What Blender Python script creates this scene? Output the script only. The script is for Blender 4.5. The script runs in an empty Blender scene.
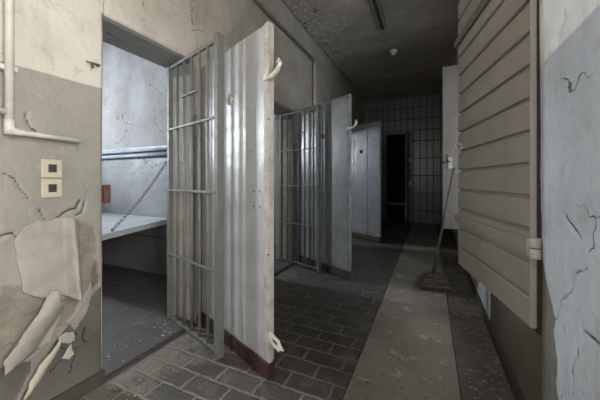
import bpy, bmesh, math, random
from mathutils import Vector, Matrix, noise
random.seed(7)
S = bpy.context.scene
C = S.collection
R_ = math.radians
# ------------------------------------------------------------------ camera
H = 1.15; YAW = R_(24.9); FPX = 280.0
cam = bpy.data.objects.new('camera', bpy.data.cameras.new('camera')); C.objects.link(cam)
cam.location = (0, 0, H); cam.rotation_euler = (R_(90), 0, YAW)
cam.data.sensor_width = 36; cam.data.lens = 36 * FPX / 600; cam.data.shift_y = -20 / 600
cam.data.clip_start = .02
S.camera = cam
# ------------------------------------------------------------------ world + daylight
w = bpy.data.worlds.new('sky'); S.world = w; w.use_nodes = True
w.node_tree.nodes['Background'].inputs[0].default_value = (.75, .87, 1, 1)
w.node_tree.nodes['Background'].inputs[1].default_value = .7
def daylight(name, loc, rot, sx, sy, energy, col):
    l = bpy.data.lights.new(name, 'AREA'); l.shape = 'RECTANGLE'; l.size = sx; l.size_y = sy
    l.energy = energy; l.color = col
    o = bpy.data.objects.new(name, l); C.objects.link(o); o.location = loc; o.rotation_euler = rot
    return o
COOL = (.86, .93, 1.0); NEUT = (1.0, .98, .945)
# windows of the right wall (light travels -x)
daylight('daylight_window_rear', (.95, -1.85, 1.7), (0, R_(90), 0), 1.9, .85, 110, NEUT)
daylight('daylight_window_near', (.95, .0, 1.7), (0, R_(90), 0), 1.9, .85, 115, NEUT)
daylight('fill_corridor_end', (-.65, -3.75, 2.2), (R_(90), 0, 0), 1.2, 1.2, 30, NEUT)  # added fill lamp behind the camera, brightens the door faces
daylight('daylight_window_shuttered', (.95, 1.97, 1.6), (0, R_(90), 0), 1.9, .85, 60, COOL)
daylight('daylight_window_far', (.95, 3.8, 1.6), (0, R_(90), 0), 1.9, .7, 8, COOL)
# high barred windows of the cells (light travels +x)
daylight('daylight_cell_near', (-4.95, 1.05, 2.05), (0, R_(-90), 0), .6, .28, 115, COOL)
daylight('daylight_cell_middle', (-4.95, 2.95, 2.05), (0, R_(-90), 0), .6, .28, 80, COOL)
daylight('daylight_cell_far', (-4.95, 4.95, 2.05), (0, R_(-90), 0), .6, .28, 80, COOL)
S.view_settings.view_transform = 'Standard'; S.view_settings.look = 'None'
S.view_settings.gamma = 1; S.view_settings.use_curve_mapping = False
S.view_settings.exposure = 0.42
# ------------------------------------------------------------------ photo pixel -> point on a wall plane
FW = (-math.sin(YAW), math.cos(YAW)); RT = (math.cos(YAW), math.sin(YAW))
def onx(u, v, x):
    s = (u - 300) / FPX; t = x / (FW[0] + s * RT[0]); return t * (FW[1] + s * RT[1]), H + (180 - v) / FPX * t
# ------------------------------------------------------------------ mesh helpers
class MB:
    def __init__(s): s.bm = bmesh.new()
    def box(s, a, b, M=None):
        vs = [s.bm.verts.new(Vector((x, y, z)) if M is None else M @ Vector((x, y, z)))
              for x in (a[0], b[0]) for y in (a[1], b[1]) for z in (a[2], b[2])]
        for f in ((0,1,3,2),(4,6,7,5),(0,4,5,1),(2,3,7,6),(0,2,6,4),(1,5,7,3)):
            s.bm.faces.new([vs[i] for i in f])
        return s
    def tube(s, pts, r, n=12, cap=True):
        pts = [Vector(p) for p in pts]; rings = []
        rr = r if isinstance(r, (list, tuple)) else [r] * len(pts)
        up = None
        for i, p in enumerate(pts):
            d = (pts[min(i+1, len(pts)-1)] - pts[max(i-1, 0)]).normalized()
            if up is None:
                up = Vector((0,0,1)) if abs(d.z) < .9 else Vector((1,0,0))
            u = d.cross(up).normalized(); v = u.cross(d).normalized(); up = v
            rings.append([s.bm.verts.new(p + rr[i]*(math.cos(2*math.pi*k/n)*u + math.sin(2*math.pi*k/n)*v)) for k in range(n)])
        for a, b in zip(rings, rings[1:]):
            for k in range(n): s.bm.faces.new((a[k], a[(k+1)%n], b[(k+1)%n], b[k])).smooth = True
        if cap: s.bm.faces.new(rings[0][::-1]); s.bm.faces.new(rings[-1])
        return s
    def lathe(s, c, prof, n=20, axis='z'):
        c = Vector(c); rings = []
        for r, h in prof:
            ring = []
            for k in range(n):
                a = 2*math.pi*k/n; x, y = r*math.cos(a), r*math.sin(a)
                ring.append(s.bm.verts.new(c + Vector({'z':(x,y,h), 'y':(x,h,y), 'x':(h,x,y)}[axis])))
            rings.append(ring)
        for a, b in zip(rings, rings[1:]):
            for k in range(n): s.bm.faces.new((a[k], a[(k+1)%n], b[(k+1)%n], b[k])).smooth = True
        s.bm.faces.new(rings[0][::-1]); s.bm.faces.new(rings[-1])
        return s
    def prism(s, poly, a, b, f):     # extrude 2-D outline; f(u,v,h) -> 3-D
        lo = [s.bm.verts.new(f(u, v, a)) for u, v in poly]; hi = [s.bm.verts.new(f(u, v, b)) for u, v in poly]
        s.bm.faces.new(lo[::-1]); s.bm.faces.new(hi)
        for i in range(len(poly)):
            j = (i+1) % len(poly); s.bm.faces.new((lo[i], lo[j], hi[j], hi[i]))
        return s
    def build(s, name, mat, parent=None, bevel=0, loc=None, rotz=0):
        bmesh.ops.recalc_face_normals(s.bm, faces=s.bm.faces)
        me = bpy.data.meshes.new(name); s.bm.to_mesh(me); s.bm.free()
        o = bpy.data.objects.new(name, me); C.objects.link(o); me.materials.append(mat)
        if parent: o.parent = parent
        if loc: o.location = loc
        if rotz: o.rotation_euler.z = rotz
        if bevel:
            m = o.modifiers.new('bevel', 'BEVEL'); m.width = bevel; m.segments = 2; m.limit_method = 'ANGLE'
        return o
def tag(o, label=None, cat=None, group=None, kind=None):
    for k, v in (('label', label), ('category', cat), ('group', group), ('kind', kind)):
        if v: o[k] = v
    return o
def empty(name, loc, rotz=0):
    o = bpy.data.objects.new(name, None); C.objects.link(o); o.location = loc; o.rotation_euler.z = rotz
    o.empty_display_size = .1
    return o
def fbm(x, y, z, sc=1.0):
    return noise.fractal(Vector((x*sc, y*sc, z*sc)), 1.0, 2.0, 4)
# ------------------------------------------------------------------ material helpers
class NT:
    def __init__(s, name, rough=.6, spec=.5, metal=0):
        s.m = bpy.data.materials.new(name); s.m.use_nodes = True; s.t = s.m.node_tree
        s.b = s.t.nodes['Principled BSDF']; s.b.inputs['Roughness'].default_value = rough
        s.b.inputs['Specular IOR Level'].default_value = spec; s.b.inputs['Metallic'].default_value = metal
        g = s.n('ShaderNodeNewGeometry'); s.pos = g.outputs['Position']
        tc = s.n('ShaderNodeTexCoord'); s.obj = tc.outputs['Object']
    def n(s, k, **kw):
        nd = s.t.nodes.new(k)
        for a, b in kw.items(): setattr(nd, a, b)
        return nd
    def l(s, a, b): s.t.links.new(a, b)
    def val(s, sock, v):
        if isinstance(v, (int, float)): sock.default_value = v
        elif isinstance(v, tuple): sock.default_value = v if len(v) == 4 or sock.type == 'VECTOR' else (*v, 1)
        else: s.l(v, sock)
    def noise(s, vec, scale, detail=4, rough=.6, dist=0):
        nd = s.n('ShaderNodeTexNoise'); s.l(vec, nd.inputs['Vector']); nd.inputs['Scale'].default_value = scale
        nd.inputs['Detail'].default_value = detail; nd.inputs['Roughness'].default_value = rough
        nd.inputs['Distortion'].default_value = dist
        return nd.outputs['Fac']
    def ramp(s, f, a, b, lo=0.0, hi=1.0):
        nd = s.n('ShaderNodeMapRange'); nd.inputs['From Min'].default_value = a; nd.inputs['From Max'].default_value = b
        nd.inputs['To Min'].default_value = lo; nd.inputs['To Max'].default_value = hi; s.l(f, nd.inputs['Value'])
        return nd.outputs[0]
    def mix(s, f, a, b):
        nd = s.n('ShaderNodeMix', data_type='RGBA'); s.val(nd.inputs[0], f); s.val(nd.inputs[6], a); s.val(nd.inputs[7], b)
        return nd.outputs[2]
    def math(s, op, a, b=0.0):
        nd = s.n('ShaderNodeMath', operation=op); s.val(nd.inputs[0], a); s.val(nd.inputs[1], b); return nd.outputs[0]
    def xyz(s, v):
        nd = s.n('ShaderNodeSeparateXYZ'); s.l(v, nd.inputs[0]); return nd.outputs
    def stretch(s, v, sc):
        nd = s.n('ShaderNodeMapping'); nd.inputs['Scale'].default_value = sc; s.l(v, nd.inputs[0]); return nd.outputs[0]
    def crack(s, vec, scale, width, dist=.25):
        ns = s.n('ShaderNodeTexNoise'); s.l(vec, ns.inputs['Vector']); ns.inputs['Scale'].default_value = scale*2.5; ns.inputs['Detail'].default_value = 5
        ad = s.n('ShaderNodeVectorMath', operation='MULTIPLY_ADD'); s.l(ns.outputs['Color'], ad.inputs[0])
        ad.inputs[1].default_value = (dist,)*3; s.l(vec, ad.inputs[2])
        v = s.n('ShaderNodeTexVoronoi', feature='DISTANCE_TO_EDGE'); v.inputs['Scale'].default_value = scale; s.l(ad.outputs[0], v.inputs['Vector'])
        return s.ramp(v.outputs['Distance'], 0, width, 1, 0)
    def bump(s, h, dist=.01, strength=1.0, prev=None):
        nd = s.n('ShaderNodeBump'); nd.inputs['Distance'].default_value = dist; nd.inputs['Strength'].default_value = strength
        s.l(h, nd.inputs['Height'])
        if prev is not None: s.l(prev, nd.inputs['Normal'])
        return nd.outputs[0]
    def out(s, col, nrm=None, rough=None):
        s.val(s.b.inputs['Base Color'], col)
        if nrm is not None: s.l(nrm, s.b.inputs['Normal'])
        if rough is not None: s.val(s.b.inputs['Roughness'], rough)
        return s.m
def painted(name, base, dirt, rough=.45, amount=.6, nscale=6, bscale=60, bd=.0015, chip=None, spec=.5):
    t = NT(name, rough, spec)
    n1 = t.noise(t.obj, nscale, 6, .65); f = t.ramp(n1, .42, .75, 0, amount)
    col = t.mix(f, base, dirt)
    st = t.noise(t.stretch(t.obj, (14, 14, 1.2)), 1.6, 5, .6)
    col = t.mix(t.ramp(st, .5, .8, 0, amount*.5), col, dirt)
    if chip:
        c = t.ramp(t.noise(t.obj, 22, 6, .7), .64, .67); col = t.mix(c, col, chip)
    return t.out(col, t.bump(t.noise(t.obj, bscale, 4), bd), t.ramp(n1, .3, .8, rough, min(1, rough+.25)))
def plaster(name, up, low, zs=1.665, cr=.8, bare_up=(.16,.13,.10), gloss=.5, peel=.0, greyc=(.125,.115,.10)):
    t = NT(name, .75, .35)
    P = t.pos; z = t.xyz(P)[2]
    ed = t.math('ADD', z, t.math('MULTIPLY', t.math('SUBTRACT', t.noise(P, 9, 4), .5), .012))
    hi = t.ramp(ed, zs-.003, zs+.003)
    big = t.noise(P, 2.2, 6, .62); fine = t.noise(P, 14, 6, .7)
    lowc = t.mix(t.ramp(big, .38, .68), low, tuple(c*.72 for c in low))
    upc = t.mix(t.ramp(big, .40, .72), up, tuple(c*k for c, k in zip(up, (.74, .70, .64))))
    col = t.mix(hi, lowc, upc)
    col = t.mix(t.ramp(fine, .54, .68, 0, .42), col, (.22,.19,.16))
    # streaks running down
    st = t.noise(t.stretch(P, (5, 5, .5)), 1.5, 5, .6)
    col = t.mix(t.ramp(st, .55, .8, 0, .35), col, (.20,.18,.15))
    ck = t.crack(P, 1.9, .005, .30); mk = t.ramp(t.noise(P, 2.3, 3), .54, .60)
    ck = t.math('MULTIPLY', ck, mk)
    col = t.mix(t.math('MULTIPLY', ck, cr), col, (.05,.045,.04))
    if peel:
        pm = t.ramp(t.noise(P, 3.1, 8, .72), peel, peel+.015); col = t.mix(pm, col, bare_up)
    # attributes written on the mesh where paint has come off
    a = t.n('ShaderNodeAttribute', attribute_name='bare'); g = t.n('ShaderNodeAttribute', attribute_name='grey')
    fa = t.ramp(a.outputs['Fac'], .45, .55); fg = t.ramp(g.outputs['Fac'], .45, .55)
    col = t.mix(fa, col, t.mix(t.ramp(fine, .35, .65), (.225,.20,.16), (.14,.122,.10)))
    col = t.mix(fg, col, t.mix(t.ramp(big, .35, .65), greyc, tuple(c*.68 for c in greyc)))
    kr = t.n('ShaderNodeAttribute', attribute_name='crack'); col = t.mix(t.ramp(kr.outputs['Fac'], .62, .80, 0, .95), col, (.025,.02,.016))
    rg = t.mix(hi, (gloss,)*3, (.85,)*3)
    b = t.bump(t.noise(P, 5, 6, .5), .016)
    b = t.bump(t.noise(P, 38, 4, .6), .004, 1, b)
    b = t.bump(ck, .01, 1, b) if not peel else t.bump(pm, .004, 1, b)
    nd = t.n('ShaderNodeSeparateColor'); t.l(rg, nd.inputs[0])
    return t.out(col, b, nd.outputs[0])
def invert_bump(x): return x
M = {}
M['wall_l'] = plaster('left_wall_plaster', (.49,.46,.405), (.255,.24,.21), gloss=.5)
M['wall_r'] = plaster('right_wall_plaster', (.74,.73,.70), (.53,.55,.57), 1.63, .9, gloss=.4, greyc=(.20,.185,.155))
M['cell'] = plaster('cell_wall_plaster', (.30,.305,.315), (.265,.275,.29), 1.50, .3, gloss=.5)
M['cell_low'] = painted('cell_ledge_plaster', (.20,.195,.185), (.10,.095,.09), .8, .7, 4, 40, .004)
M['reveal'] = plaster('reveal_plaster', (.27,.27,.265), (.52,.48,.41), 2.0, .8, gloss=.6)
def mat_ceiling():
    t = NT('ceiling_plaster', .9, .2); P = t.pos
    big = t.noise(P, 1.2, 5, .6); y = t.xyz(P)[1]; x = t.xyz(P)[0]
    col = t.mix(t.ramp(big, .35, .7), (.50,.46,.41), (.33,.30,.27))
    # flaking band along the left wall
    fl = t.noise(P, 17, 6, .72)
    zone = t.ramp(t.math('ADD', x, t.math('MULTIPLY', t.noise(P, 1.6, 3), 1.2)), -.35, -.95)
    m = t.math('MULTIPLY', t.ramp(fl, .55, .58), zone); col = t.mix(m, col, (.75,.71,.64))
    m2 = t.math('MULTIPLY', t.ramp(t.noise(P, 9, 6, .7), .61, .63), zone); col = t.mix(m2, col, (.10,.085,.07))
    b = t.bump(t.noise(t.stretch(P, (1, 2.6, 1)), 1.1, 5, .5), .10)
    b = t.bump(fl, .03, 1, b); b = t.bump(t.noise(P, 60, 3), .003, 1, b)
    return t.out(col, b)
M['ceiling'] = mat_ceiling()
def mat_paver():
    t = NT('worn_pavers', .62, .45); P = t.pos
    mp = t.n('ShaderNodeMapping'); mp.inputs['Location'].default_value = (1.497, .021, 0); t.l(P, mp.inputs[0])
    wob = t.n('ShaderNodeTexNoise'); t.l(P, wob.inputs['Vector']); wob.inputs['Scale'].default_value = 22; wob.inputs['Detail'].default_value = 3
    ad = t.n('ShaderNodeVectorMath', operation='MULTIPLY_ADD'); t.l(wob.outputs['Color'], ad.inputs[0]); ad.inputs[1].default_value = (.022,.022,0); t.l(mp.outputs[0], ad.inputs[2])
    br = t.n('ShaderNodeTexBrick'); t.l(ad.outputs[0], br.inputs['Vector'])
    br.inputs['Scale'].default_value = 1; br.inputs['Brick Width'].default_value = .255; br.inputs['Row Height'].default_value = .128
    br.inputs['Mortar Size'].default_value = .011; br.inputs['Mortar Smooth'].default_value = .5
    br.inputs['Color1'].default_value = (.052,.047,.043,1); br.inputs['Color2'].default_value = (.10,.092,.083,1)
    br.inputs['Mortar'].default_value = (.25,.22,.172,1)
    n1 = t.noise(P, 3, 6, .65)
    px_, py_, pz_ = t.xyz(P)
    col = br.outputs['Color']
    col = t.mix(t.ramp(t.noise(P, 16, 6, .75), .42, .62, 0, .5), col, (.035,.032,.029))
    worn = t.math('ADD', t.ramp(px_, -1.52, -1.28, .45, 0), t.ramp(px_, -.62, -.50, 0, .16))
    col = t.mix(t.ramp(t.math('ADD', t.noise(P, 5, 7, .7), t.math('MULTIPLY', worn, .5)), .55, .72, 0, .75), col, (.20,.178,.145))
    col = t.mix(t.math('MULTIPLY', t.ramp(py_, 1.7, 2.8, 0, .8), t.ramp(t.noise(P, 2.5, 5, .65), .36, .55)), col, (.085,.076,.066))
    col = t.mix(t.ramp(t.noise(P, 90, 3), .62, .68, 0, .6), col, (.30,.27,.23))
    inv = t.math('SUBTRACT', 1.0, br.outputs['Fac'])
    b = t.bump(inv, .014); b = t.bump(t.noise(P, 45, 5, .7), .012, 1, b)
    return t.out(col, b, t.ramp(n1, .3, .7, .45, .8))
M['paver'] = mat_paver()
def mat_floor(name, c1, c2, c3, rough=.6, plate=False):
    t = NT(name, rough, .4); P = t.pos
    n1 = t.noise(P, 1.8, 7, .65)
    col = t.mix(t.ramp(n1, .35, .68), c1, c2)
    col = t.mix(t.ramp(t.noise(P, 26, 6, .7), .56, .68, 0, .7), col, c3)
    col = t.mix(t.ramp(t.noise(P, 7, 6, .7), .60, .63, 0, .45), col, tuple(min(1, c*2.1) for c in c1))
    b = t.bump(t.noise(P, 30, 5, .65), .004)
    if plate:
        ck = t.n('ShaderNodeTexChecker'); ck.inputs['Scale'].default_value = 55
        mp = t.n('ShaderNodeMapping'); mp.inputs['Rotation'].default_value = (0,0,.785); t.l(P, mp.inputs[0]); t.l(mp.outputs[0], ck.inputs['Vector'])
        b = t.bump(ck.outputs['Fac'], .0015, .7, b)
    return t.out(col, b, t.ramp(n1, .3, .7, rough, rough+.25))
M['slab'] = mat_floor('concrete_slab', (.28,.25,.21), (.185,.165,.138), (.09,.08,.068), .6, True)
M['gutter'] = mat_floor('dirty_concrete', (.14,.12,.10), (.06,.052,.045), (.30,.28,.25), .6)
M['cellfloor'] = mat_floor('cell_concrete', (.085,.08,.075), (.05,.047,.044), (.13,.12,.11), .5)
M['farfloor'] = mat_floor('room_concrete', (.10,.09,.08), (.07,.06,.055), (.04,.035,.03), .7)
def mat_tiles():
    t = NT('wall_tiles', .35, .5); P = t.pos; x, y, z = t.xyz(P)
    def lines(v, pitch, off, wd):
        f = t.math('FRACT', t.math('DIVIDE', t.math('ADD', v, off), pitch)); d = t.math('ABSOLUTE', t.math('SUBTRACT', f, .5))
        return t.ramp(d, .5 - wd/pitch, .5 - wd/pitch*.6)
    vx = lines(x, .163, 10.02, .010); hi = t.ramp(z, 2.49, 2.50)
    hz = t.mix(hi, lines(z, .47, .14, .012), lines(z, .315, .02, .012))
    nd = t.n('ShaderNodeSeparateColor'); t.l(hz, nd.inputs[0])
    ln = t.math('MAXIMUM', vx, nd.outputs[0])
    col = t.mix(t.ramp(t.noise(P, 2, 5), .35, .7), (.20,.21,.215), (.14,.145,.15))
    col = t.mix(ln, col, (.085,.09,.092))
    inv = t.math('SUBTRACT', 1.0, ln)
    return t.out(col, t.bump(inv, .006), t.ramp(ln, 0, 1, .3, .9))
M['tiles'] = mat_tiles()
M['door'] = painted('door_enamel', (.42,.425,.425), (.21,.20,.185), .30, .55, 4, 7, .006, (.16,.13,.11), .6)
M['door_blue'] = painted('bluish_door_enamel', (.27,.29,.31), (.12,.115,.105), .2, .85, 5, 7, .006, (.10,.08,.07), .6)
M['door_blue_edge'] = painted('worn_bluish_edge', (.24,.235,.22), (.10,.085,.07), .55, .8, 10, 50, .004, (.10,.06,.04))
M['dooredge'] = painted('door_edge_enamel', (.47,.45,.41), (.20,.17,.14), .55, .8, 10, 50, .004, (.14,.08,.05))
M['kick'] = painted('red_brown_paint', (.045,.016,.013), (.02,.012,.01), .5, .7, 9, 60, .002, (.18,.13,.11))
M['gate'] = painted('gate_grey_enamel', (.135,.138,.128), (.09,.08,.07), .5, .6, 12, 80, .001, (.10,.07,.05))
M['gatebar'] = painted('gate_bar_enamel', (.19,.188,.17), (.11,.10,.085), .42, .6, 12, 80, .001, (.10,.07,.05))
M['hook'] = painted('white_iron', (.70,.68,.62), (.32,.24,.18), .5, .6, 25, 90, .001, (.16,.08,.05))
M['rust'] = painted('rusty_iron', (.12,.04,.025), (.05,.025,.018), .8, .8, 30, 120, .003)
M['iron'] = painted('dark_iron', (.06,.055,.05), (.12,.08,.06), .5, .6, 30, 120, .001)
M['chain'] = painted('steel_chain', (.16,.16,.17), (.07,.06,.055), .4, .5, 30, 120, .001)
M['pipe'] = painted('pipe_paint', (.50,.475,.42), (.27,.24,.20), .45, .6, 9, 70, .001)
M['pipe_blue'] = painted('cell_pipe_paint', (.27,.31,.37), (.15,.16,.19), .45, .6, 9, 70, .001)
M['shutter'] = painted('shutter_paint', (.52,.495,.455), (.37,.345,.31), .42, .6, 3, 50, .002, None, .5)
M['shutterpale'] = painted('pale_shutter_paint', (.27,.25,.22), (.20,.18,.155), .5, .7, 5, 50, .003, (.12,.10,.08))
M['switch'] = painted('ivory_plastic', (.38,.345,.26), (.24,.21,.15), .35, .4, 30, 90, .0003)
M['black'] = painted('black_plastic', (.02,.02,.02), (.05,.045,.04), .35, .4, 30, 90, .0003)
M['flap'] = painted('loose_paint_film', (.265,.248,.21), (.18,.165,.135), .5, .7, 6, 20, .003)
M['flap_pale'] = painted('pale_paint_film', (.38,.345,.275), (.24,.21,.16), .6, .6, 8, 30, .003)
M['chips'] = painted('paint_chips', (.30,.285,.26), (.15,.135,.115), .7, .6, 20, 60, .001)
M['dust_shade'] = painted('grime_and_gap_shade', (.045,.038,.032), (.09,.075,.06), .9, .5, 20, 60, .001)  # grime colour, also the painted shade of the gap by the shutter
M['bunk'] = painted('bunk_board', (.40,.42,.44), (.22,.23,.24), .5, .6, 4, 40, .001)
M['lamp'] = painted('lamp_channel', (.24,.23,.21), (.10,.095,.085), .5, .6, 6, 60, .001)
M['lampdark'] = painted('lamp_gap', (.035,.033,.03), (.06,.055,.05), .7, .5, 6, 60, .001)
M['white'] = painted('white_plastic', (.74,.73,.70), (.40,.37,.33), .4, .4, 20, 60, .0005)
M['mopwood'] = painted('worn_handle_wood', (.13,.105,.08), (.06,.05,.04), .5, .6, 12, 80, .001)
M['mopblock'] = painted('polisher_block', (.13,.112,.092), (.07,.06,.05), .6, .7, 14, 60, .002)
M['bristle'] = painted('bristle_fibre', (.07,.055,.042), (.03,.025,.02), .9, .6, 40, 160, .004)
M['frame'] = painted('door_frame_paint', (.25,.25,.24), (.12,.115,.105), .5, .6, 8, 60, .002)
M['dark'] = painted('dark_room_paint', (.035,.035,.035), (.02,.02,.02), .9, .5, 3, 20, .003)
# ------------------------------------------------------------------ structure
XL, XR, XI = -1.68, .42, -2.01          # corridor faces, inner face of the left wall
CZ = 3.40; YE = 8.19; YB = -3.3; LZ = 2.085
OPEN = [(.975, 1.665), (2.84, 3.50), (4.95, 5.62)]
PART = [.42, 2.36, 4.25, 6.15]          # cell partitions (south faces / north faces)
def st(o): o['kind'] = 'structure'; return o
def inside(poly, y, z):
    c = False; j = len(poly)-1
    for i in range(len(poly)):
        (a, b), (d, e) = poly[i], poly[j]
        if (b > z) != (e > z) and y < (d-a)*(z-b)/(e-b)+a: c = not c
        j = i
    return c
PX = lambda pts, x: [onx(u, v, x) for u, v in pts]
# paint lost from the near left wall, outlines in the wall's own y,z
BARE = [PX([(76,220),(92,226),(98,238),(95,262),(90,285),(80,305),(66,326),(50,330),(52,300),(64,298),(76,290),(80,250)], XL),
        PX([(4,285),(50,286),(62,300),(54,332),(40,350),(10,372),(-10,390),(-10,330)], XL),
        PX([(93,268),(98,262),(99,290),(95,292)], XL)]
GREY = [PX([(104,283),(104,372),(62,396),(10,420),(40,372),(56,342),(70,322),(76,330),(86,316),(92,296)], XL),
        PX([(-10,372),(12,366),(34,360),(20,398),(-10,420)], XL),
        PX([(90,272),(96,260),(98,282),(93,290)], XL)]
CRACKS = [PX([(0,236),(12,233),(18,240),(28,232)], XL), PX([(22,246),(35,232),(46,236),(50,222),(62,214),(76,208),(80,200)], XL),
          PX([(76,214),(82,212),(85,200)], XL), PX([(40,210),(48,224),(47,236)], XL), PX([(0,172),(14,178),(28,198)], XL), PX([(25,112),(28,125),(40,135)], XL)]
def seg_d(p, a, b):
    ax, ay = a; bx, by = b; px, py = p; L = (bx-ax)**2+(by-ay)**2
    t = max(0, min(1, ((px-ax)*(bx-ax)+(py-ay)*(by-ay))/L)) if L else 0
    return math.hypot(px-ax-t*(bx-ax), py-ay-t*(by-ay))
def coords(a, b, step, breaks):
    ks = sorted({a, b, *[q for q in breaks if a < q < b]}); out = [a]
    for p, q in zip(ks, ks[1:]):
        n = max(1, round((q-p)/step)); out += [p+(q-p)*(k+1)/n for k in range(n)]
    return out
def skin(name, x0, y0, y1, z0, z1, step, mat, sgn=1, bare=(), grey=(), cracks=(), round_hi=False, amp=.006, parent=None, holes=()):
    """plaster surface in the plane x=x0 facing sgn*x, with real relief; sealed against the masonry behind it"""
    Y = coords(y0, y1, step, [q for h in holes for q in h[:2]]); Z = coords(z0, z1, step, [q for h in holes for q in h[2:]]+[LZ, WZ0, WZ1])
    ny, nz = len(Y)-1, len(Z)-1; bm = bmesh.new()
    vs = []; A = []; G = []; K = []
    for y in Y:
        row = []
        for z in Z:
            jy = y+.010*fbm(y, z, 3.3, 14); jz = z+.010*fbm(y, z, 9.1, 14)
            a = any(inside(p, jy, jz) for p in bare); g = any(inside(p, jy, jz) for p in grey)
            d = amp*fbm(y, z, x0, 1.6); kk = 0.
            if a or g: d -= .006
            for c in cracks:
                m = min(seg_d((jy, jz), c[q], c[q+1]) for q in range(len(c)-1))
                kk = max(kk, 1-m/.014); d -= .008*max(0, 1-m/.008)
            if round_hi and z < LZ+.01: d -= .02*max(0, 1-(y1-y)/.02)**2
            row.append(bm.verts.new((x0+sgn*(d-amp), y, z))); A.append(float(a and not g)); G.append(float(g)); K.append(max(0., kk))
        vs.append(row)
    for i in range(ny):
        for k in range(nz):
            yc, zc_ = (Y[i]+Y[i+1])/2, (Z[k]+Z[k+1])/2
            if any(h[0] < yc < h[1] and h[2] < zc_ < h[3] for h in holes): continue
            bm.faces.new((vs[i][k], vs[i+1][k], vs[i+1][k+1], vs[i][k+1])).smooth = True
    bmesh.ops.recalc_face_normals(bm, faces=bm.faces)
    lone = [v for v in bm.verts if not v.link_faces]
    # skirt going into the masonry along every open edge
    bm.verts.index_update(); back = {}
    for e in [e for e in bm.edges if len(e.link_faces) == 1]:
        q = []
        for v in e.verts:
            if v not in back:
                back[v] = bm.verts.new((x0-sgn*.05, v.co.y, v.co.z)); A.append(0.); G.append(0.); K.append(0.)
            q.append(back[v])
        bm.faces.new((e.verts[0], e.verts[1], q[1], q[0]))
    bmesh.ops.recalc_face_normals(bm, faces=bm.faces)
    me = bpy.data.meshes.new(name); bm.to_mesh(me); bm.free(); me.materials.append(mat)
    for nm, arr in (('bare', A), ('grey', G), ('crack', K)):
        at = me.attributes.new(nm, 'FLOAT', 'POINT'); at.data.foreach_set('value', arr)
    o = bpy.data.objects.new(name, me); C.objects.link(o)
    if parent: o.parent = parent
    return o
WZ0, WZ1 = .55, 2.64
# floor
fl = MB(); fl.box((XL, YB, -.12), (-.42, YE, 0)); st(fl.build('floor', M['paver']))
fl = MB()
ys = [1.60+1.17*k for k in range(-4, 7)]
for a, b in zip(ys, ys[1:]):
    fl.box((-.414, max(a, YB)+.003, -.12), (.147, min(b, YE)-.003, .004))
st(fl.build('floor', M['slab'], bevel=.003))
st(MB().box((.152, YB, -.12), (XR, YE, -.004)).build('floor', M['gutter']))
st(MB().box((-.42, YB, -.12), (XR, YE, -.03)).build('floor', M['dust_shade']))
st(MB().box((-4.9, PART[0]-.1, -.12), (XL-.02, PART[3]+.1, .022)).build('floor', M['cellfloor']))
for a, b in OPEN: st(MB().box((XL-.022, a, -.12), (XL+.003, b, .012)).build('trim_1', M['dust_shade'], bevel=.004))
# ceiling
st(MB().box((XI, YB-.1, CZ), (XR+.35, YE+.1, CZ+.12)).build('ceiling', M['ceiling']))
st(MB().box((-4.95, PART[0]-.1, CZ-.1), (XI, PART[3]+.1, CZ+.1)).build('ceiling', M['cell']))
# left wall masonry
D = .012
wl = MB(); prev = YB
for a, b in OPEN:
    wl.box((XI, prev, -.1), (XL-D-.004, a-.004, CZ+.05)); wl.box((XI, a-.004, LZ+.004), (XL-D-.004, b+.004, CZ+.05)); prev = b+.004
wl.box((XI, prev, -.1), (XL-D-.004, YE+.1, CZ+.05))
wl_o = st(wl.build('wall_left', M['reveal']))
skin('wall_plaster', XL+.006, YB, .30, 0, CZ, .12, M['wall_l'], parent=wl_o)
skin('wall_plaster', XL+.006, .30, .975, 0, CZ, .0085, M['wall_l'], bare=BARE, grey=GREY, cracks=CRACKS, round_hi=True, parent=wl_o)
skin('wall_plaster', XL+.006, .975, YE, 0, CZ, .04, M['wall_l'], parent=wl_o, holes=[(a, b, -.1, LZ) for a, b in OPEN])
# dark red skirting
prev = YB; n = 0
for a, b in OPEN+[(YE, 0)]:
    st(MB().box((XL-.01, prev, 0), (XL+.012, a-.002, .075)).build('baseboard_left', M['dust_shade'], bevel=.004)); prev = b+.002
# cells: partitions, back wall with high windows
ce = MB()
for p in PART: ce.box((-4.95, p, -.1), (XI+.01, p+.09, CZ))
ce_o = st(ce.build('wall_cells', M['cell']))
bw = MB()
WY = [(.9, 1.7), (2.8, 3.6), (4.8, 5.6)]
prev = PART[0]
for a, b in WY:
    bw.box((-4.9, prev, -.1), (-4.6, a, CZ)); bw.box((-4.9, a, -.1), (-4.6, b, 1.6)); bw.box((-4.9, a, 2.5), (-4.6, b, CZ)); prev = b
bw.box((-4.9, prev, -.1), (-4.6, PART[3]+.09, CZ)); st(bw.build('wall_back', M['cell']))
for i, (a, b) in enumerate(WY):
    f = MB()
    for q in (a, b-.04): f.box((-4.85, q, 1.6), (-4.8, q+.04, 2.5))
    for q in (1.6, 2.46): f.box((-4.85, a, q), (-4.8, b, q+.04))
    for k in range(1, 5): f.tube([(-4.7, a+(b-a)*k/5, 1.58), (-4.7, a+(b-a)*k/5, 2.52)], .011, 8)
    st(f.build('window_%d' % (i+5), M['iron']))
# cell interior: dark plinth under the bunk on the near cell's side wall
st(MB().box((-4.6, 2.325, 0), (XI-.0, 2.365, .46)).build('trim_2', M['cell_low'], bevel=.006))
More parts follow.
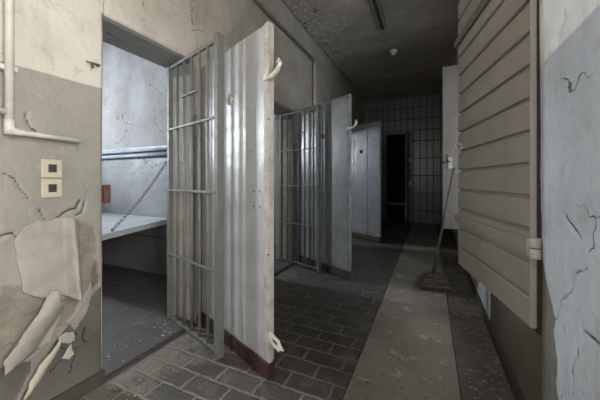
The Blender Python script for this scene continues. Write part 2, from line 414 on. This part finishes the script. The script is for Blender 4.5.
# right wall with four windows
WIN = [(-2.3, -1.4), (-.42, .45), (1.60, 2.43), (3.44, 4.30)]
rw = MB(); prev = YB
WZ0, WZ1 = .55, 2.64
for a, b in WIN:
    rw.box((XR+D, prev, -.1), (XR+.35, a, CZ+.05)); rw.box((XR+D, a, -.1), (XR+.35, b, WZ0)); rw.box((XR+D, a, WZ1), (XR+.35, b, CZ+.05)); prev = b
rw.box((XR+D, prev, -.1), (XR+.35, YE+.1, CZ+.05)); rw_o = st(rw.build('wall_right', M['wall_r']))
RC = [PX(q, XR) for q in ([(553,400),(552,375),(556,352),(553,330),(556,318)], [(557,318),(562,300),(572,290),(576,274),(588,268)],
      [(574,398),(576,385),(573,372),(579,358),(578,345)], [(566,214),(572,225),(580,236),(583,243)], [(584,330),(592,338),(600,347)], [(556,352),(551,345),(552,336)])]
RB = [PX(q, XR) for q in ([(549,410),(551,372),(556,345),(558,362),(557,385),(560,410)], [(533,388),(540,378),(542,384),(537,392)])]
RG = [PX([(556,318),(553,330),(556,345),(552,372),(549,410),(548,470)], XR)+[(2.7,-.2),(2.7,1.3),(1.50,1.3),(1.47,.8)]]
HL = [(a, b, WZ0, WZ1) for a, b in WIN]
skin('wall_plaster', XR-.006, YB, 1.0, 0, CZ, .05, M['wall_r'], -1, parent=rw_o, holes=HL[:2])
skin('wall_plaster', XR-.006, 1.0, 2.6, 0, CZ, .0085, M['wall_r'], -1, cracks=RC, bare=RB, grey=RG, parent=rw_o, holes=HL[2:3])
skin('wall_plaster', XR-.006, 2.6, YE, 0, CZ, .05, M['wall_r'], -1, parent=rw_o, holes=HL[3:])
for i, (a, b) in enumerate(WIN):
    f = MB()
    for q in (a, (a+b)/2-.02, b-.05): f.box((XR+.24, q, WZ0), (XR+.29, q+.05, WZ1))
    for q in (WZ0, 1.25, 1.95, WZ1-.05): f.box((XR+.24, a, q), (XR+.29, b, q+.05))
    for k in range(1, 7): f.tube([(XR+.18, a+(b-a)*k/7, WZ0-.01), (XR+.18, a+(b-a)*k/7, WZ1+.01)], .009, 8)
    st(f.build('window_%d' % (i+1), M['pipe']))
st(MB().box((XR-.010, 1.490, WZ0-.05), (XR+.05, 1.603, WZ1+.05)).build('gap_shade_strip', M['dust_shade'], bevel=.003))  # dark strip painted in for the shaded gap between shutter and wall
st(MB().box((XR-.016, YB, -.01), (XR+.01, YE, .06)).build('baseboard_right', M['dust_shade'], bevel=.004))
# far wall with doorway, dark room behind, and near end wall
DX0, DX1, DZ = -1.17, -.56, 2.46
fw = MB()
fw.box((XI, YE, -.1), (DX0, YE+.2, CZ+.05)); fw.box((DX1, YE, -.1), (XR+.35, YE+.2, CZ+.05)); fw.box((DX0, YE, DZ), (DX1, YE+.2, CZ+.05))
st(fw.build('wall_far', M['tiles']))
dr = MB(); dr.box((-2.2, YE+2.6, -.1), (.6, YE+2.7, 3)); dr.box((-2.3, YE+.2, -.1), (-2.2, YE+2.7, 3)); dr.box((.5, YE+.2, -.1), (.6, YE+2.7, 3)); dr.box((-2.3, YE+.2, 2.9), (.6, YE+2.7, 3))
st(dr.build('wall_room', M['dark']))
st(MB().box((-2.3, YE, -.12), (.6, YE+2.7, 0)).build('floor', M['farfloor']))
nw = MB(); nw.box((XI, YB-.25, -.1), (-1.3, YB, CZ)); nw.box((0, YB-.25, -.1), (XR+.35, YB, CZ)); nw.box((-1.3, YB-.25, -.1), (0, YB, 1.55)); nw.box((-1.3, YB-.25, 2.85), (0, YB, CZ))
st(nw.build('wall_near', M['wall_l']))
f = MB()
for q in (-1.3, -.67, -.05): f.box((q, YB-.2, 1.55), (q+.05, YB-.15, 2.85))
for q in (1.55, 2.18, 2.80): f.box((-1.3, YB-.2, q), (0, YB-.15, q+.05))
st(f.build('window_8', M['pipe']))  # unseen window added in the end wall to let the fill in
tr = MB(); tr.box((DX0-.0, YE-.02, 0), (DX0+.05, YE+.2, DZ)); tr.box((DX1-.05, YE-.02, 0), (DX1, YE+.2, DZ)); tr.box((DX0, YE-.02, DZ-.05), (DX1, YE+.2, DZ))
st(tr.build('trim_3', M['frame'], bevel=.006))
# ------------------------------------------------------------------ steel cell doors
def steel_door(loc, deg, width, label, height=2.03, hook=True, hasp=True, kick='kick', lens=True, skin_='door', edge='dooredge'):
    t = empty('cell_door', loc, R_(deg)); tag(t, label, 'door', 'steel cell doors standing open')
    T = .032
    b = MB(); b.box((.0, .004, 0), (width, T, height)); b.build('door_panel', M[skin_], t, .003)
    # three sheets riveted over the core leave two seams
    xs = [.006, width*.33, width*.69, width-.012]
    for i in range(3):
        f = MB(); f.box((xs[i]+.003, -.004, .10), (xs[i+1]-.003, .006, height-.004)); f.build('cover_sheet', M[skin_], t, .003)
    e = MB(); e.box((width-.008, -.008, .09), (width+.004, T+.005, height+.004)); e.box((width-.032, -.008, .09), (width-.006, -.003, height))
    e.build('edge_strip', M[edge], t, .003)
    k = MB(); k.box((.01, -.009, -.014), (width+.003, T+.006, .078)); k.build('kick_plate', M[kick], t, .004)
    # spy hole with its cover
    p = MB(); p.lathe((width*.52, -.006, 1.67), [(.034, .004), (.034, -.006), (.026, -.012), (.010, -.012)], 20, 'y'); pc = p.build('spy_hole', M[edge], t)
    if lens: q = MB(); q.lathe((width*.52, -.020, 1.67), [(.027, .010), (.027, -.002), (.02, -.006)], 16, 'y'); q.build('spy_lens', M['iron'], pc)
    # lock plate with four rivets
    lp = MB(); lp.box((width-.15, -.007, .95), (width-.06, -.002, 1.08)); l_ = lp.build('lock_plate', M[skin_], t, .003)
    for dx in (-.135, -.075):
        for z in (.97, 1.06):
            MB().lathe((width+dx, -.010, z), [(.006, .004), (.005, .000), (.003, -.001)], 10, 'y').build('rivet', M['iron'], l_)
    for z in (.28, 1.02, 1.80):
        MB().tube([(-.014, .02, z-.06), (-.014, .02, z+.06)], .013, 12).box((-.010, .016, z-.045), (.10, .052, z+.045)).build('hinge', M[edge], t, .002)
    if hook:
        h = MB(); z = 1.735
        pts = [(width-.02, -.012, z-.030), (width+.055, -.012, z-.028), (width+.095, -.012, z-.008), (width+.122, -.012, z+.026), (width+.118, -.012, z+.048), (width+.09, -.012, z+.034)]
        h.tube(pts, [.014,.014,.012,.011,.010,.006], 10); h.lathe((width+.0, -.02, z-.026), [(.018,.004),(.018,-.006)], 12, 'y'); h.build('hook', M['hook'], t)
    if hasp:
        z = .235
        def ring(cx, cz, r0, r1, x, n=24):
            return None
        h = MB(); P = [(width-.01, z-.028), (width+.045, z-.030), (width+.075, z-.018), (width+.078, z+.020), (width+.045, z+.030), (width-.01, z+.028)]
        # plate with a slot: two rails and two ends
        fy = lambda u, v, hh: Vector((width-.01+(u-width+.01)*1.45, hh, v - (u-width)*.35))
        h.prism([(width-.01, z+.012), (width+.07, z+.012), (width+.058, z+.030), (width-.01, z+.030)], .0, .008, fy)
        h.prism([(width-.01, z-.030), (width+.058, z-.030), (width+.07, z-.012), (width-.01, z-.012)], .0, .008, fy)
        h.prism([(width-.01, z-.012), (width+.018, z-.012), (width+.018, z+.012), (width-.01, z+.012)], .0, .008, fy)
        h.prism([(width+.052, z-.012), (width+.07, z-.012), (width+.085, z), (width+.07, z+.012), (width+.052, z+.012)], .0, .008, fy)
        h.build('hasp', M['hook'], t)
    return t
steel_door((XL+.032, 1.695, .022), -21.5, .872, 'near off-white steel cell door with brown foot strip and white hook near its top', lens=False)
steel_door((XL+.032, 3.525, .03), -26, .905, 'second steel cell door, standing open behind the farther barred gate', height=2.10, hasp=False, kick='dust_shade', skin_='door_blue', edge='door_blue_edge')
steel_door((XL+.032, 5.655, .03), -27.5, .935, 'farthest bluish steel cell door, left of the dark doorway', height=2.20, hook=False, hasp=False, kick='dust_shade', skin_='door_blue', edge='door_blue_edge')
# ------------------------------------------------------------------ barred gates
def gate(loc, deg, W, label, Ht=2.03):
    t = empty('barred_gate', loc, R_(deg)); tag(t, label, 'gate', 'barred inner gates of the cells')
    f = MB(); f.box((0, 0, 0), (.035, .035, Ht)); f.box((W-.045, -.006, -.02), (W, .042, Ht+.02)); f.build('gate_stile', M['gate'], t, .003)
    r = MB(); r.box((.035, .008, 0), (W-.045, .03, .02)); r.build('bottom_rail', M['gate'], t, .002)
    r = MB(); r.box((.035, .008, Ht-.02), (W-.045, .03, Ht)); r.build('top_rail', M['gate'], t, .002)
    for z in (.53, 1.035, 1.515):
        MB().box((.03, -.012, z-.008), (W-.04, .003, z+.008)).build('crossbar', M['gate'], t, .002)
    n = 6; xs = [.035+(W-.08)*k/n for k in range(1, n)]
    for x in xs:
        MB().tube([(x, .018, .015), (x, .018, Ht-.015)], .0105, 12).build('bar', M['gatebar'], t)
    MB().box((xs[1]-.01, -.008, 1.73), (xs[3]+.01, .008, 1.742)).build('short_crossbar', M['gate'], t, .002)
    lk = MB(); lk.box((W-.10, -.012, 1.0), (W-.04, .045, 1.14)); lk.build('lock_case', M['gate'], t, .003) if False else lk.bm.free()
    for z in (.2, 1.7):
        MB().tube([(-.008, .018, z-.05), (-.008, .018, z+.05)], .011, 12).build('hinge', M['gate'], t)
    return t
gate((-1.935, 1.606, .035), -16.8, .755, 'near grey barred gate hinged in the opening of the bright cell')
gate((-1.925, 3.452, .035), -17.5, .715, 'farther grey barred gate seen between the two nearer steel doors')
# ------------------------------------------------------------------ big wooden window shutter with straps
def shutter(loc, deg, W, Ht, label, straps=True, bh=.1405):
    t = empty('window_shutter', loc, R_(deg)); tag(t, label, 'shutter')
    # local x runs from hinge to free edge, local +y is the corridor side
    n = round(Ht/bh); bh = Ht/n
    for k in range(n):
        z0 = k*bh; b = MB()
        prof = [(.0, z0+.002), (.0, z0+bh-.001), (.034, z0+bh-.001), (.040, z0+bh-.006), (.032, z0+.016), (.018, z0+.010), (.018, z0+.002)]
        # overlapping boards: upper lip thick, lower edge cut back to a dark groove
        prof = [(-.002, z0), (-.002, z0+bh), (.001, z0+bh), (.001, z0+bh-.015), (.014, z0+bh-.018), (.019, z0+bh-.026), (.020, z0+.004), (.016, z0)]
        b.prism(prof, .006, W-.002, lambda u, v, h: Vector((h, u, v))); b.build('board', M['shutter'], t)
    e = MB(); e.box((-.004, -.003, 0), (.004, .021, Ht)); e.build('edge_strip', M['shutter'], t, .002)
    if straps:
        for z in (.345, 1.66):
            s = MB()
            s.prism([(-.01, z-.036), (.12, z-.038), (.20, z-.030), (W-.06, z-.026), (W+.02, z-.026), (W+.035, z), (W+.02, z+.026), (W-.06, z+.026), (.20, z+.030), (.12, z+.040), (-.01, z+.040)],
                    .018, .038, lambda u, v, h: Vector((u, h, v)))
            so = s.build('strap_hinge', M['shutterpale'] if z > 1 else M['shutter'], t, .002)
            MB().tube([(-.018, .010, z-.045), (-.018, .010, z-.003)], .021, 16).build('hinge_barrel', M['shutter'], so, .002)
            MB().tube([(-.018, .010, z+.001), (-.018, .010, z+.042)], .021, 16).build('hinge_barrel', M['shutter'], so, .002)
            for q in (.07, .30, .58, .80):
                MB().lathe((q, .038, z), [(.009, -.002), (.008, .004), (.003, .006)], 10, 'y').build('bolt', M['shutter'], so)
        rk = MB()
        for k in range(16):
            a, b2 = 2*math.pi*k/16, 2*math.pi*(k+1)/16
        rk.tube([(W-.09, .042+.024*math.cos(2*math.pi*k/16), .87+.024*math.sin(2*math.pi*k/16)) for k in range(17)], .007, 8, False)
        rk.tube([(W-.09, .015, .87), (W-.09, .022, .87)], .012, 10).build('pull_ring', M['hook'], t)
    return t
t1 = shutter((.407, 1.50, .52), 90+12, .94, 2.12, 'large greige board shutter with strap hinges on the right wall')
def leaf():
    t = empty('shutter_leaf', (XR-.005, 4.235, .50), R_(180)); tag(t, 'narrow pale shutter leaf standing out from the wall past the large shutter', 'shutter')
    MB().box((0, 0, 0), (.262, .035, 2.16)).build('panel', M['shutterpale'], t, .004)
    MB().box((.225, .035, 0), (.262, .045, 2.16)).build('edge_batten', M['shutterpale'], t, .003)
    b = MB(); b.tube([(.285, .062, .885), (.16, .062, .890)], .006, 8); b.tube([(.17, .062, .890), (.17, .035, .890)], .006, 8); b.tube([(.19, .05, .88), (.215, .055, .97), (.20, .05, .99)], .007, 8)
    b.build('latch', M['iron'], t)
    MB().box((.15, .035, .80), (.20, .047, .95)).build('latch_plate', M['hook'], t, .002)
    return t
leaf()
# ------------------------------------------------------------------ far doorway: open leaf and step
t = empty('far_door', (DX1+.02, YE-.03, .01), R_(-75)); tag(t, 'narrow grey door leaf ajar at the dark doorway in the tiled wall', 'door')
MB().box((0, -.03, 0), (.30, .012, 2.44)).build('door_panel', M['frame'], t, .005)
for z in (1.0, 1.62): MB().box((.27, -.036, z), (.31, .018, z+.10)).build('lock_plate', M['hook'], t, .003)
t = empty('bench', (-1.35, YE+.85, 0)); tag(t, 'pale low bench just inside the dark doorway', 'bench')
MB().box((-.45, -.16, .40), (.75, .16, .45)).build('seat', M['shutterpale'], t, .006)
for q in (-.4, .66): MB().box((q, -.13, 0), (q+.05, .13, .40)).build('leg', M['frame'], t, .004)
# ------------------------------------------------------------------ left wall fittings
def wl_pt(u, v, off=.0): y, z = onx(u, v, XL+off); return (XL+off, y, z)
pp = MB(); x = XL+.045
ytop, _ = onx(9.5, 60, x); _, zl = onx(9.5, 130, x)
pp.tube([(x, ytop, CZ-.01), (x, ytop, zl+.0)], .0155, 16)
vp_o = None
t = empty('wall_pipe', (x, ytop, zl)); tag(t, 'cream pipe running down the left wall and turning towards the cell opening', 'pipe')
def child(mb, name, mat, par, bev=0):
    o = mb.build(name, mat, par, bev); o.matrix_parent_inverse = Matrix.Translation(-par.location); return o
child(pp, 'upright_pipe', M['pipe'], t)
y2, z2 = onx(80, 143.5, x)
child(MB().tube([(x, ytop-.002, zl+.012), (x, ytop+.012, zl-.004), (x, ytop+.05, zl-.006), (x, y2, zl-.012)], [.019,.018,.013,.013], 14), 'branch_pipe', M['pipe'], t)
child(MB().tube([(x, ytop, zl+.045), (x, ytop, zl-.02)], .0185, 16), 'pipe_elbow', M['pipe'], t)
_, z3 = onx(4, 111, x)
child(MB().tube([(x, ytop-.9, z3), (x, ytop, z3)], .013, 12), 'side_pipe', M['pipe'], t)
for z in (2.6, 1.62):
    child(MB().box((XL-.015, ytop-.028, z), (x, ytop+.028, z+.022)), 'pipe_clip', M['pipe'], t, .002)
def switch(v, label):
    y, z = onx(51.5, v, XL); t = empty('light_switch', (XL-.006, y, z), 0); tag(t, label, 'switch', 'switches on the left wall')
    MB().box((0, -.042, -.045), (.014, .042, .045)).build('plate', M['switch'], t, .004)
    MB().box((.012, -.016, -.019), (.0165, .018, .020)).build('rocker', M['black'], t, .002)
switch(168.5, 'upper of two ivory square switches on the left wall')
switch(188.2, 'lower of two ivory square switches on the left wall')
y, z = onx(94, 65, XL)
hk = MB(); hk.tube([(XL-.02, y+.02, z), (XL+.03, y+.01, z-.002), (XL+.035, y-.03, z-.006), (XL+.02, y-.05, z-.002)], [.006,.006,.005,.003], 8); hk.tube([(XL+.02, y-.02, z-.006), (XL+.035, y-.025, z-.03)], .005, 8)
tag(hk.build('wall_hook', M['iron']), 'small dark bent iron hook on wall beside the top of the cell opening', 'hook')
lk = empty('strike_plate', (XL-.012, .985, 1.07)); tag(lk, 'rusty iron strike plate on the edge of the near cell opening', 'lock plate')
MB().box((-.02, -.012, -.052), (.018, .024, .052)).build('plate', M['rust'], lk, .003)
MB().box((-.018, -.006, -.018), (.020, .018, .016)).build('bolt_slot', M['iron'], lk, .002)
# ------------------------------------------------------------------ hanging paint films
def flap(px, offs, label, mat, hinge=None):
    poly = PX(px, XL); bm = bmesh.new()
    f = bm.faces.new([bm.verts.new((0, a, b)) for a, b in poly])
    ys_ = [a for a, b in poly]; zs_ = [b for a, b in poly]
    k = math.floor(min(ys_)/.008)
    while k*.008 < max(ys_):
        bmesh.ops.bisect_plane(bm, geom=bm.verts[:]+bm.edges[:]+bm.faces[:], plane_co=(0, k*.008, 0), plane_no=(0,1,0)); k += 1
    k = math.floor(min(zs_)/.008)
    while k*.008 < max(zs_):
        bmesh.ops.bisect_plane(bm, geom=bm.verts[:]+bm.edges[:]+bm.faces[:], plane_co=(0, 0, k*.008), plane_no=(0,0,1)); k += 1
    y0, y1, z0, z1 = min(ys_), max(ys_), min(zs_), max(zs_)
    for v in bm.verts:
        u = (v.co.y-y0)/(y1-y0); w_ = (z1-v.co.z)/(z1-z0)
        dx, dy, dz = offs(u, w_)
        n_ = .004*fbm(v.co.y, v.co.z, 4, 12)
        v.co = Vector((XL-.004+dx+n_, v.co.y+dy+.006*fbm(v.co.y, v.co.z, 7, 20), v.co.z+dz+.006*fbm(v.co.y, v.co.z, 2, 20)))
    for f in bm.faces: f.smooth = True
    me = bpy.data.meshes.new('paint_flap'); bm.to_mesh(me); bm.free(); me.materials.append(M[mat])
    o = bpy.data.objects.new('paint_flap', me); C.objects.link(o)
    s = o.modifiers.new('thick', 'SOLIDIFY'); s.thickness = .003; s.offset = 1
    return tag(o, label, 'paint flake', 'loose paint on the left wall')
def roll(u, w_):
    d = .008+.045*w_*(.3+.7*u)
    if u > .66:
        a = (u-.66)/.34*math.pi*1.05; d += .050*math.sin(a)*(.45+.55*w_)*1.0; return d, -.012*(1-math.cos(a)), 0
    return d, 0, 0
def curl(u, w_):
    c = u-(1-w_); return .008+.05*max(0, math.cos(c*3.6))+.02*w_, 0, 0
flap([(14,240),(24,226),(36,222),(56,218),(74,218),(84,224),(80,250),(78,290),(72,298),(60,293),(50,299),(34,296),(22,291),(18,270),(15,256)], roll,
     'broad sheet of grey paint hanging loose below the switches', 'flap')
flap([(48,288),(54,289),(55,300),(62,304),(60,316),(52,330),(48,340),(38,347),(24,352),(10,362),(-3,370),(-3,358),(10,342),(22,326),(36,306)],
     curl, 'long pointed tongue of peeled paint, largest below the hanging sheet', 'flap')
flap([(54,337),(56,345),(53,356),(46,364),(40,373),(30,382),(22,390),(14,397),(22,380),(34,362),(44,350)],
     curl, 'slim pale curl of paint near the skirting of the left wall', 'flap_pale')
flap([(56,338),(64,333),(73,331),(72,339),(66,343),(58,341)], lambda u, w_: (.010+.02*w_, 0, 0), 'small flat paint flake right of the slim curl', 'flap')
flap([(60,358),(65,349),(71,343),(72,353),(66,358)], lambda u, w_: (.010+.02*w_, 0, 0), 'tiny triangular paint flake under the small flat one', 'flap_pale')
# right wall loose paint curl
# ------------------------------------------------------------------ conduit high on the left wall
t = empty('conduit', (XL+.02, 4.3, 3.0)); tag(t, 'thin conduit along the top of the left wall dropping between two doors', 'conduit')
yv, _ = onx(313.3, 62, XL+.02)
_, zc = onx(313.3, 61, XL+.02)
child(MB().tube([(XL+.042, .9, zc), (XL+.042, yv, zc)], .018, 10), 'long_run', M['lamp'], t)
child(MB().tube([(XL+.042, yv, zc+.02), (XL+.042, yv, .1)], .026, 12), 'drop_pipe', M['hook'], t)
child(MB().box((XL+.0, yv-.16, zc-.03), (XL+.055, yv-.06, zc+.03)), 'junction_box', M['lamp'], t, .003)
# ------------------------------------------------------------------ ceiling fittings
t = empty('strip_lamp', (-.62, 3.6, CZ)); tag(t, 'unlit grey strip lamp channel on the corridor ceiling', 'lamp')
child(MB().box((-.675, 2.95, CZ-.055), (-.565, 4.24, CZ+.005)), 'channel', M['lamp'], t, .006)
child(MB().box((-.640, 2.97, CZ-.062), (-.600, 4.22, CZ-.050)), 'tube_slot', M['lampdark'], t)
for q in (2.95, 4.20): child(MB().box((-.66, q, CZ-.085), (-.58, q+.03, CZ-.05)), 'end_holder', M['lamp'], t, .003)
t = empty('ceiling_fitting', (-.565, 5.10, CZ)); tag(t, 'small round white fitting on the ceiling past the strip lamp', 'lamp fitting')
MB().lathe((0,0,0), [(.065, .004), (.068, -.02), (.060, -.034)], 24).build('base', M['white'], t)
MB().lathe((0,0,-.03), [(.048, 0), (.042, -.035), (.020, -.055), (.004, -.058)], 24).build('cover', M['white'], t)
# ------------------------------------------------------------------ near cell: bunk, chain, wall pipes
t = empty('folding_bunk', (-3.6, 2.345, .69)); t.rotation_euler.x = R_(4.5); tag(t, 'pale blue folding bunk board held level by a chain in the near cell', 'bunk')
MB().box((-.95, -.87, -.012), (.84, 0, .012)).build('board', M['bunk'], t, .004)
MB().box((.80, -.86, -.045), (.835, -.01, -.012)).build('end_rail', M['bunk'], t, .003)
MB().box((-.95, -.87, -.045), (.84, -.84, -.012)).build('side_rail', M['bunk'], t, .003)
for q in (.5, -.6): MB().box((q, -.05, -.07), (q+.07, -.01, -.012)).build('bracket', M['iron'], t, .003)
ch = empty('bunk_chain', (-2.87, 2.34, 1.35)); tag(ch, 'dark steel chain slanting from cell wall down to the bunk', 'chain')
A = Vector((-2.80, 2.335, 1.385)); B = Vector((-2.80, 1.70, .665))
N = 21; L = (B-A).length
q = (B-A).normalized().to_track_quat('X', 'Z').to_matrix().to_4x4()
for k in range(N):
    s = (k+.5)/N; c = A.lerp(B, s); c.z -= .05*math.sin(math.pi*s)
    if k == 0 or True:
        mb = MB(); hl, r = L/N*.72, .014; pts = []
        for j in range(17):
            a = 2*math.pi*j/16; p = Vector((math.cos(a)*hl*.9, math.sin(a)*r, 0))
            if k % 2: p = Vector((p.x, 0, p.y))
            pts.append(q @ p)
        mb.tube(pts, .0042, 6, False); o = mb.build('chain_link', M['chain'], ch); o.location = c-ch.location
child(MB().lathe((-2.80, 2.358, 1.385), [(.03, 0), (.03, -.02), (.012, -.03)], 14, 'y'), 'wall_plate', M['chain'], ch)
child(MB().tube([(-2.80, 1.70, .652), (-2.80, 1.70, .680)], .012, 10), 'eye_bolt', M['chain'], ch)
t = empty('heating_pipe', (-3.3, 2.32, 1.5)); tag(t, 'blue-grey pair of pipes running along the near cell side wall', 'pipe')
child(MB().tube([(-4.6, 2.325, 1.455), (XI-.0, 2.325, 1.455)], .022, 14), 'lower_pipe', M['pipe_blue'], t)
child(MB().tube([(-4.6, 2.325, 1.515), (XI-.0, 2.325, 1.515)], .016, 14), 'upper_pipe', M['pipe_blue'], t)
child(MB().box((-4.6, 2.348, 1.535), (XI-.0, 2.362, 1.565)), 'mounting_rail', M['pipe_blue'], t, .003)
# ------------------------------------------------------------------ floor polisher leaning on the far shutter leaf
t = empty('floor_polisher', (.03, 3.32, 0), R_(8)); tag(t, 'dark weighted floor polisher with a long handle leaning to the right', 'floor polisher')
MB().box((-.14, -.13, .002), (.15, .13, .042)).build('bristles', M['bristle'], t, .008)
MB().box((-.15, -.14, .042), (.16, .14, .070)).build('base_plate', M['mopblock'], t, .006)
MB().box((-.105, -.095, .072), (.115, .095, .118)).build('weight', M['mopblock'], t, .008)
MB().box((-.065, -.06, .118), (.075, .06, .152)).build('upper_weight', M['mopblock'], t, .008)
yk = MB()
for s in (-1, 1): yk.tube([(.0, s*.066, .10), (.0, s*.062, .17), (.01, s*.02, .20)], .008, 8)
yk.build('yoke', M['iron'], t)
MB().tube([(.006, 0, .15), (.035, .03, .30), (.042, .035, .36)], [.017, .021, .014], 12).build('socket', M['iron'], t)
MB().tube([(.035, .03, .30), (.34, .66, 1.30)], .0125, 12).build('handle', M['mopwood'], t)
# ------------------------------------------------------------------ litter nobody could count
def litter(name, n, region, smin, smax, mat, label, zf=0, dens=None, seed=1):
    rnd = random.Random(seed); bm = bmesh.new(); k = 0; tries = 0
    while k < n and tries < n*60:
        tries += 1
        x = rnd.uniform(region[0], region[1]); y = rnd.uniform(region[2], region[3])
        if dens and rnd.random() > dens(x, y): continue
        r = smin+(smax-smin)*rnd.random()**3; a0 = rnd.random()*6.28; m = rnd.randint(4, 6)
        tilt = Vector((rnd.uniform(-.25,.25), rnd.uniform(-.25,.25)))
        ring = []; z0 = zf(x, y) if callable(zf) else zf
        for j in range(m):
            a = a0+6.28*j/m; rr = r*rnd.uniform(.55, 1); px, py = math.cos(a)*rr*1.3, math.sin(a)*rr*.8
            ring.append((x+px, y+py, z0+.0015+abs(px*tilt.x+py*tilt.y)))
        lo = [bm.verts.new(p) for p in ring]; hi = [bm.verts.new((p[0], p[1], p[2]+.0018)) for p in ring]
        bm.faces.new(lo[::-1]); bm.faces.new(hi)
        for j in range(m): bm.faces.new((lo[j], lo[(j+1)%m], hi[(j+1)%m], hi[j]))
        k += 1
    me = bpy.data.meshes.new(name); bm.to_mesh(me); bm.free(); me.materials.append(M[mat])
    o = bpy.data.objects.new(name, me); C.objects.link(o); return tag(o, label, 'debris', None, 'stuff')
litter('paint_chips', 620, (.02, .40, 1.2, 4.3), .002, .015, 'chips', 'pale paint chips scattered along the foot of the right wall', 0,
       lambda x, y: max(.03, min(1, (x-.05)/.2))*(.25+.75*(fbm(x, y, 0, 4) > .0)), 3)
litter('paint_chips', 300, (-1.66, -.9, .6, 1.9), .0015, .008, 'chips', 'fine paint crumbs on the pavers around the near cell threshold', 0,
       lambda x, y: max(.02, 1-(x+1.66)/.45)*(.2+.8*(fbm(x, y, 5, 5) > .0)), 5)
litter('paint_chips', 260, (-1.6, -.45, 1.5, 6), .002, .010, 'chips', 'sparse crumbs strewn on the pavers down the corridor', 0, None, 8)
litter('paint_chips', 60, (-1.95, -1.72, 1.0, 1.66), .004, .018, 'chips', 'paint flakes lying inside the near cell opening', .022, lambda x, y: .1+.9*(y > 1.45), 9)
litter('plaster_crumbs', 90, (-1.98, -1.74, 1.48, 1.63), .006, .026, 'chips', 'heap of plaster crumbs by the hinge foot of the near gate', .014, None, 12)
def slip(u, v, s, a, label):
    t_ = H*FPX/(v-180); q_ = (u-300)/FPX; x = t_*(FW[0]+q_*RT[0]); y = t_*(FW[1]+q_*RT[1])
    f_ = MB(); f_.prism([(-s, -.35*s), (.2*s, -.4*s), (s, -.1*s), (.9*s, .3*s), (-.2*s, .35*s), (-.9*s, .2*s)], .0055, .0075, lambda p, r, h: Vector((p, r, h+.15*abs(p))))
    return tag(f_.build('paint_scrap', M['chips'], loc=(x, y, 0), rotz=a), label, 'paint scrap', 'paint scraps on the slabs')
slip(424, 344.5, .028, -.5, 'white curled paint scrap in the middle of the concrete slabs')
slip(451, 259, .05, .3, 'pale scrap on the floor just behind the polisher')
